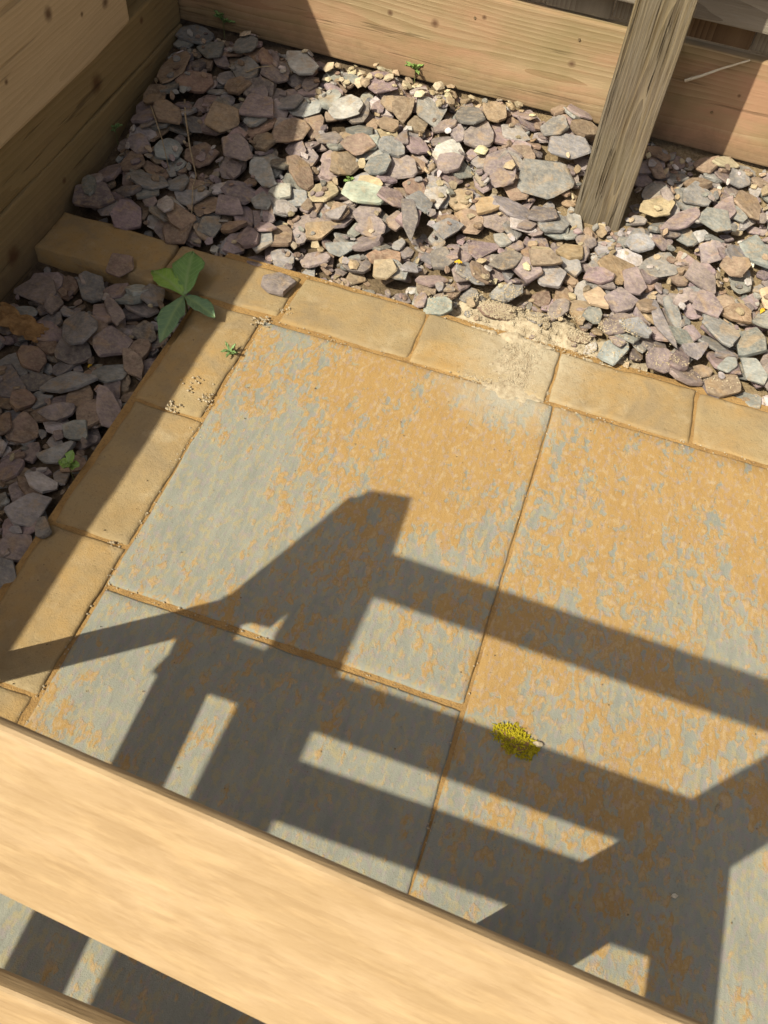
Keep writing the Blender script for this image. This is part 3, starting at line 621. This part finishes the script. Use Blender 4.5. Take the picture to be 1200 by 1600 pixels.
# ------------------------------------------------------------------ the bench whose low back crosses the bottom of the picture
SX, SY = 0.52, 0.745
bench = empty('garden_bench', (0.2, -1.0, 0.0)); tag(bench, 'honey coloured slatted timber bench whose back slats cross the bottom left corner', 'bench')
def bar(name, p0, p1, w, t, mat, wdir, bev=.004, seg=8, wob=0.0):
    """straight bar from p0 to p1, w wide along wdir, t thick"""
    p0, p1 = Vector(p0), Vector(p1); d = (p1 - p0).normalized(); wd = Vector(wdir); wd = (wd - d * wd.dot(d)).normalized(); td = d.cross(wd)
    bm = bmesh.new(); bmesh.ops.create_cube(bm, size=1); L = (p1 - p0).length; mid = (p0 + p1) / 2
    for v in bm.verts: v.co = d * (v.co.x * L) + wd * (v.co.y * w) + td * (v.co.z * t)
    bmesh.ops.bevel(bm, geom=list(bm.edges), offset=bev, segments=3, affect='EDGES', profile=.6)
    o = bm_obj(name, bm, mat, bench, False); o.location = mid - Vector(bench.location)
    return o
def sh(x, y, z): return (x - SX * z, y - SY * z, z)             # place at height z whose sunlit shadow falls at x, y
ZA, ZS = 0.665, 0.457
XL, XR = -0.100, 0.520                                          # the two end frames
def arm(dx):
    pts = [(.241, -.232), (.299, -.222), (.301, -.305), (.290, -.55), (.282, -.80), (.275, -1.10), (.205, -1.12), (.200, -.85), (.206, -.60), (.216, -.45), (.236, -.27)]
    v = []
    for z in (ZA - .026, ZA):
        for (x, y) in pts: q = sh(x, y, ZA - .012); v.append((q[0] + dx, q[1], z))
    n = len(pts); f = [tuple(range(n - 1, -1, -1))[::-1][::-1], tuple(range(n, 2 * n))] + [(k, (k + 1) % n, n + (k + 1) % n, n + k) for k in range(n)]
    bm = bmesh.new(); bv = [bm.verts.new(Vector(q) - bench.location) for q in v]
    for q in f: bm.faces.new([bv[i] for i in q])
    bmesh.ops.recalc_face_normals(bm, faces=bm.faces); bmesh.ops.bevel(bm, geom=list(bm.edges), offset=.003, segments=2, affect='EDGES')
    return bm_obj('armrest', bm, MAT['bench_y'], bench)
arm(0.0); arm(XR - XL + .04)
# back slats: tilted so that the sitter leans towards the fence
def slat(name, lo, hi, yaw_l, t=.020, mat='bench', bev=.005):
    """lo/hi: lower and upper long edges (each a pair of end points) of the slat's lit face"""
    a, b = (Vector(lo[0]) + Vector(hi[0])) / 2, (Vector(lo[1]) + Vector(hi[1])) / 2
    w = ((Vector(hi[0]) - Vector(lo[0])).length + (Vector(hi[1]) - Vector(lo[1])).length) / 2
    wd = (Vector(hi[0]) - Vector(lo[0])); d = (b - a).normalized(); nrm = d.cross(wd).normalized()
    if nrm.z < 0: nrm = -nrm
    a -= nrm * t / 2; b -= nrm * t / 2
    return bar(name, a, b, w, t, MAT[mat], wd, bev)
def s1(X, Y0, Z0): return (X, Y0 - .07 * (X - .295), Z0 + .075 * (X - .295))
slat('back_slat', (s1(-.04, -.8525, .636), s1(.60, -.8525, .636)), (s1(-.04, -.8150, .6755), s1(.60, -.8150, .6755)), 0, t=.006, bev=.0026)
slat('back_slat', ((-.148, -.911, .480), (.485, -.914, .480)), ((-.148, -.873, .523), (.485, -.876, .523)), 0, t=.010, bev=.003)
# seat
for ys in (-.586, -.70, -.79, -.88, -.97, -1.06):
    w = .056 if ys == -.586 else .062
    x0 = .02 if ys == -.586 else -.03
    bar('seat_slat', (x0, ys - w / 2 - SY * ZS, ZS - .010), (XR - .02 if ys != -.586 else XR - .03, ys - w / 2 - SY * ZS, ZS - .010), w, .020, MAT['bench'], (0, 1, 0))
bar('brace', (XL, ys * 0 - .60 - SY * .457 - .03, ZA - .03), (.03, -.614 - SY * ZS, ZS - .02), .03, .022, MAT['bench_z'], (0, 1, 0), .003)
bar('ledger', (.02, -.93, ZS - .035), (.02, -1.42, ZS - .035), .03, .028, MAT['bench_y'], (1, 0, 0), .003)
for x, sh_x in ((XL, .1385), (XR, .7165)):
    xc = sh_x - SX * (ZS - .03)
    bar('seat_rail', (xc, -.78 if x == XL else -.86, ZS - .03), (xc, -1.42, ZS - .03), .050 if x == XL else .056, .030, MAT['bench_y'], (1, 0, 0))
# legs: the rear pair splay out a little, the front pair stand under the seat
bar('leg', (-.073, -.728, ZA - .028), (-.047, -.757, .42), .058, .034, MAT['bench_z'], (1, 0, 0))
bar('leg', (-.050, -.757, .44), (-.125, -.655, 0.0), .082, .034, MAT['bench_z'], (.8, .6, 0))
bar('leg', (.487, -.897, .655), (.492, -.757, 0.0), .066, .026, MAT['bench_z'], (.7, -.7, 0))
for x in (XL, XR): bar('leg', (x, -1.40, ZA - .028), (x, -1.42, 0.0), .055, .045, MAT['bench_z'], (1, 0, 0))
bar('stretcher', (XL, -1.415, .30), (XR, -1.415, .30), .05, .022, MAT['bench'], (0, 0, 1))

# ------------------------------------------------------------------ plants and small things
def leaf_obj(name, parent, mat, L, W, yaw, pitch, curl, fold=.25, base=(0, 0, 0), tip=1.0, roll=0.0):
    v, f = [], []; NS, NW = 9, 4
    for i in range(NS + 1):
        t = i / NS; wd = W * (math.sin(math.pi * min(1, t ** .75 * 1.0)) ** .75 * (.35 + .65 * min(1, t * 1.5)) if 0 < t < 1 else .03)
        ang = pitch - curl * t; x = L * t
        zc = L * (math.sin(pitch) * t - curl * t * t * .5); xc = x * math.cos(pitch * (1 - .3 * t))
        for j in range(-NW, NW + 1):
            s = j / NW; y = s * wd * (1 + .13 * math.sin(t * 11 + yaw * 7 + (2 if s > 0 else 0)) + .06 * math.sin(t * 29 + yaw * 3))
            v.append((xc, y * math.cos(fold), zc + abs(s) * wd * math.sin(fold) + .0012 * math.sin(t * 17 + s * 5) + roll * y))
    n = 2 * NW + 1
    for i in range(NS):
        for j in range(n - 1): a = i * n + j; f.append((a, a + 1, a + n + 1, a + n))
    o = mesh_obj(name, v, f, mat, parent, True); o.rotation_euler = (0, 0, yaw); o.location = base
    m = o.modifiers.new('thickness', 'SOLIDIFY'); m.thickness = .0006
    return o
def stem_obj(name, parent, pts, r, mat):
    pts = [Vector(p) for p in pts]; v, f = [], []
    for i, p in enumerate(pts):
        d = (pts[min(i + 1, len(pts) - 1)] - pts[max(i - 1, 0)]).normalized(); u = d.orthogonal().normalized(); w = d.cross(u)
        rr = r * (1 - .5 * i / max(1, len(pts) - 1))
        for k in range(5): a = k * 2 * math.pi / 5; v.append(p + u * math.cos(a) * rr + w * math.sin(a) * rr)
    for i in range(len(pts) - 1):
        for k in range(5): f.append((i * 5 + k, i * 5 + (k + 1) % 5, i * 5 + 5 + (k + 1) % 5, i * 5 + 5 + k))
    return mesh_obj(name, v, f, mat, parent, True)

# four-leaved weed at the kerb corner
p = on_plane(288, 462, 2, .022)
weed = empty('leafy_weed', (p[0], p[1], 0.0)); tag(weed, 'broad leaved green weed with four leaves growing at the corner of the setts', 'plant')
def ldir(u, v): q = on_plane(u, v, 2, .022); return math.atan2(q[1] - p[1], q[0] - p[0]), math.hypot(q[0] - p[0], q[1] - p[1])
stem_obj('stem', weed, [(0, 0, -.035), (.001, 0, 0), (0, 0, .022)], .0022, MAT['stem'])
for (u, v, W, pit, cu, m) in ((235, 424, .0215, .40, .70, 'leaf_light'), (303, 400, .0270, .34, .42, 'leaf'), (248, 526, .0210, .12, .50, 'leaf_blue'), (336, 493, .0175, .14, .40, 'leaf_blue')):
    a, L = ldir(u, v); leaf_obj('leaf', weed, MAT[m], L, W, a, pit, cu, base=(0, 0, .021))
def sprig(name, label, u, v, n, L, W, h, mat, seed, z=None, spread=1.0):
    q = terr(u, v); r = random.Random(seed); e = empty(name, (q[0], min(q[1], .566), q[2] if z is None else z)); tag(e, label, 'plant')
    stem_obj('stem', e, [(0, 0, -.02), (0, 0, 0), (r.uniform(-.003, .003), 0, h)], .0009, MAT['stem'])
    for k in range(n):
        a = 2 * math.pi * k / n + r.uniform(-.4, .4)
        leaf_obj('leaf', e, MAT[mat], L * r.uniform(.75, 1.15), W * r.uniform(.8, 1.1), a, r.uniform(.15, .9) * spread, r.uniform(.1, .5), base=(0, 0, h * r.uniform(.35, 1)))
sprig('seedling', 'tiny spiky weed sprouting from the joint beside the grey slab', 360, 556, 9, .015, .0025, .010, 'leaf', 3)
sprig('seedling', 'small round leaved weed in shade at the edge of the left gravel bed', 110, 735, 4, .016, .0085, .018, 'leaf_light', 5)
sprig('seedling', 'bright grass tuft at the foot of the gravel board in sun', 655, 104, 8, .022, .0035, .012, 'leaf_light', 8, spread=1.6)
sprig('seedling', 'leafy green weed at the foot of the gravel board in the shaded corner', 352, 40, 9, .022, .006, .020, 'leaf', 12, spread=1.3)
sprig('seedling', 'minute green seedling among sunlit chips near the shadow edge', 545, 287, 5, .009, .0035, .010, 'leaf_light', 14)
sprig('seedling', 'small weed between the sleeper wall and shaded chips', 182, 212, 4, .014, .005, .016, 'leaf', 17, z=.035)
sprig('seedling', 'minute green seedling among chips below the gravel board', 690, 232, 4, .008, .003, .010, 'leaf_light', 19)
# yellow moss clump on the slab
q = on_plane(806, 1156, 2, .004); moss = empty('moss_clump', (q[0], q[1], 0)); tag(moss, 'clump of yellow green moss fallen on the ochre paving slab', 'moss')
V, Fc, base = [], [], 0
for _ in range(480):
    a = rng.uniform(0, 6.28); rr = rng.uniform(0, 1) ** .6; x, y = math.cos(a) * rr * .027, math.sin(a) * rr * .016; z = .001 + .006 * (1 - rr) * rng.uniform(.4, 1.2)
    yaw, pt, L = rng.uniform(0, 6.3), rng.uniform(0, .7), rng.uniform(.003, .0065); d = np.array([math.cos(yaw) * math.cos(pt), math.sin(yaw) * math.cos(pt), math.sin(pt)]); s = np.array([-math.sin(yaw), math.cos(yaw), 0]) * .0008
    c = np.array([x, y, z]); V += [c - s, c + s, c + d * L + s * .7, c + d * L - s * .7, c + d * L * .5 + np.array([0, 0, .0012])]
    Fc += [(base, base + 1, base + 4), (base + 1, base + 2, base + 4), (base + 2, base + 3, base + 4), (base + 3, base, base + 4)]; base += 5
o = mesh_obj('moss_fronds', V, Fc, MAT['moss'], moss); o.rotation_euler = (0, 0, math.radians(-18))
bm = bmesh.new(); bmesh.ops.create_icosphere(bm, subdivisions=3, radius=1)
for v in bm.verts: d = 1 + .35 * fbm(v.co.x * 2, v.co.y * 2, v.co.z * 2); v.co = Vector((v.co.x * .019 * d, v.co.y * .010 * d, max(0, v.co.z) * .006 * d))
o = bm_obj('moss_cushion', bm, MAT['bark'], moss); o.rotation_euler = (0, 0, math.radians(-18))
bm = bmesh.new(); bmesh.ops.create_icosphere(bm, subdivisions=2, radius=1)
for v in bm.verts: d = 1 + .4 * fbm(v.co.x * 1.5 + 4, v.co.y * 1.5, v.co.z); v.co = Vector((v.co.x * .0055 * d, v.co.y * .0035 * d, .003 + v.co.z * .004 * d))
o = bm_obj('mortar_crumb', bm, MAT['sand'], moss); o.location = (.024, .004, 0)
# flake of bark in the left bed
q = terr(28, 502); bm = bmesh.new(); bmesh.ops.create_grid(bm, x_segments=12, y_segments=8, size=1)
for v in bm.verts:
    x, y = v.co.x, v.co.y; v.co = Vector((x * .040 * (1 + .15 * fbm(y * 3, 1)), y * .018 * (1 + .4 * fbm(x * 3, 5)), .004 * math.cos(y * 1.5) + .0035 * fbm(x * 2, y * 6)))
o = bm_obj('bark_flake', bm, MAT['bark'], None); o.modifiers.new('thickness', 'SOLIDIFY').thickness = .006; o.location = (q[0], q[1], float(H[int((q[1] - GY0) / RES), int((q[0] - GX0) / RES)]) + .005); o.rotation_euler = (.1, .1, -.15)
tag(o, 'rough brown bark flake lying on slate chips by the left wall', 'bark')
# dry stalks on the shaded chips
def surf(u, v, up=.004):
    q = terr(u, v); i, j = int((q[0] - GX0) / RES), int((q[1] - GY0) / RES)
    return Vector((q[0], q[1], float(H[min(max(j, 0), NYg - 1), min(max(i, 0), NXg - 1)]) + up))
def stalk(label, pts, r=.0009, side=()):
    w = [surf(u, v, .003 + .012 * math.sin(math.pi * k / (len(pts) - 1))) for k, (u, v) in enumerate(pts)]; e = empty('dry_stalk', w[0]); tag(e, label, 'stalk')
    stem_obj('stem', e, [x - w[0] for x in w], r, MAT['straw'])
    for s_ in side: w2 = [surf(u, v, .006) for (u, v) in s_]; stem_obj('side_shoot', e, [x - w[0] for x in w2], r * .8, MAT['straw'])
stalk('long pale dry stalk standing among the shaded chips', [(289, 160), (292, 200), (298, 240), (306, 270), (303, 305), (300, 345)], .0016, [[(306, 270), (318, 285), (330, 280)], [(303, 305), (318, 290)]])
stalk('short dry straw lying beside the long stalk in shade', [(238, 180), (243, 205), (256, 235), (264, 262)], .0013)
stalk('thin straw lying near the shadow edge on the chips', [(385, 122), (405, 122), (425, 119)], .0012)
def petal(label, u, v, L, W, mat, yaw):
    w = surf(u, v, .0035) if terr(u, v)[1] > .12 or u < 240 else Vector((*terr(u, v)[:2], .002)); e = leaf_obj('petal', None, MAT[mat], L, W, yaw, .25, .5, base=w); tag(e, label, 'petal'); return e
petal('tiny yellow petal caught among chips at the right edge', 1176, 510, .014, .004, 'yellow', 1.2)
petal('tiny yellow petal between slates in the shaded left bed', 132, 556, .009, .003, 'yellow', 1.3)
petal('yellow petal on the chips just above the kerb setts', 706, 434, .012, .0045, 'yellow', .2)
petal('small white petal among chips near the right edge', 1166, 421, .010, .0045, 'petal', -.8)
petal('pale husk on the chips beside the sleeper wall', 241, 108, .016, .004, 'straw', -1.0)
petal('pale fleck lying in the bench shadow on the right slab', 1117, 1268, .009, .002, 'straw', 1.3)
petal('white fleck lying deep in the bench shadow', 1047, 1401, .007, .003, 'petal', .4)
# pale twig caught on the board behind the post
a_, b_, c_ = on_plane(1070, 126, 1, .5655), on_plane(1125, 108, 1, .564), on_plane(1172, 94, 1, .5655)
e = empty('twig', a_); tag(e, 'pale thin twig resting against the gravel board behind the post', 'twig'); stem_obj('stem', e, [Vector(x) - Vector(a_) for x in (a_, (a_ + b_) / 2 + np.array([0, 0, -.001]), b_, c_)], .0028, MAT['petal'])

# ------------------------------------------------------------------ sand and grit (uncountable)
def grains(name, spots, mat, label=None, cat=None):
    V, Fc, base = [], [], 0
    for (x, y, z, s) in spots:
        d = rng.uniform(.6, 1.3, 6) * s; yaw = rng.uniform(0, 1.5); c, sn = math.cos(yaw), math.sin(yaw)
        pts = [(d[0], 0, 0), (0, d[1], 0), (-d[2], 0, 0), (0, -d[3], 0), (0, 0, d[4]), (0, 0, -d[5])]
        V += [(x + c * a - sn * b, y + sn * a + c * b, z + w * .8) for (a, b, w) in pts]
        Fc += [tuple(base + i for i in q) for q in ((0, 1, 4), (1, 2, 4), (2, 3, 4), (3, 0, 4), (1, 0, 5), (2, 1, 5), (3, 2, 5), (0, 3, 5))]; base += 6
    o = mesh_obj(name, V, Fc, mat); tag(o, label, cat, kind='stuff'); return o
def hz(x, y):
    i, j = int((x - GX0) / RES), int((y - GY0) / RES); return float(H[min(max(j, 0), NYg - 1), min(max(i, 0), NXg - 1)]) if y > .118 else max(sand_z(x, y), 0.0025 if y > .012 or x < -.005 else 0.0)
SPILL = [(.365, .150, .11, .024, 5000), (.33, .170, .06, .022, 1500), (.43, .145, .08, .024, 2200), (.60, .135, .25, .012, 500), (.1, .13, .2, .01, 250), (.375, .075, .024, .03, 1300), (.385, .035, .022, .012, 600), (.33, .015, .035, .008, 160), (.52, .128, .10, .008, 200)]
sp = []
for (x, y, a, b, n) in SPILL:
    for _ in range(n):
        px_, py_ = rng.normal(x, a * .55), rng.normal(y, b * .6); s = .0005 + .0015 * rng.random() ** 2.5; sp.append((px_, py_, hz(px_, py_) + s * .3, s))
V = [(x, y, max(SZ[j, i], -.06)) for j, y in enumerate(sys_) for i, x in enumerate(sxs)]; nS = len(sxs)
Fc = [(j * nS + i, j * nS + i + 1, (j + 1) * nS + i + 1, (j + 1) * nS + i) for j in range(len(sys_) - 1) for i in range(nS - 1) if max(SZ[j, i], SZ[j, i + 1], SZ[j + 1, i], SZ[j + 1, i + 1]) > -.5]
o = mesh_obj('sand', V, Fc, MAT['sand'], None, True); tag(o, 'pale sand washed over the setts', 'sand', kind='stuff')
grains('sand_grains', sp, MAT['sand'], 'coarse pale grit spilled over the kerb setts', 'grit')
sp = []
for _ in range(420):                                            # crumbs along the joints
    t = rng.random()
    if t < .45: x, y = rng.normal(-.004, .006), rng.uniform(-.7, .01)
    elif t < .8: x, y = rng.uniform(0, .9), rng.normal(.010, .005)
    elif t < .9: x, y = rng.normal(.443, .004), rng.uniform(-.75, 0)
    else: x, y = rng.uniform(0, .44), rng.normal(-.470, .004)
    s = rng.uniform(.0006, .0018); sp.append((x, y, .0005 + s * .4, s))
for (u, v, n, sd) in ((410, 505, 34, .007), (270, 640, 24, .006), (320, 625, 22, .005), (178, 850, 9, .003), (445, 490, 12, .006), (300, 600, 16, .012)):
    q = terr(u, v)
    for _ in range(n): s = rng.uniform(.0009, .0026); sp.append((rng.normal(q[0], sd), rng.normal(q[1], sd), .004 + s * .4, s))
grains('joint_crumbs', sp, MAT['sand'], 'sandy crumbs lying along the paving joints', 'grit')
sp = [(rng.uniform(-.1, 1.0), rng.uniform(-.75, .1), .003, rng.uniform(.0005, .0013)) for _ in range(230)]
grains('dark_specks', sp, MAT['soil'], 'dark soil specks scattered over the paving', 'grit')
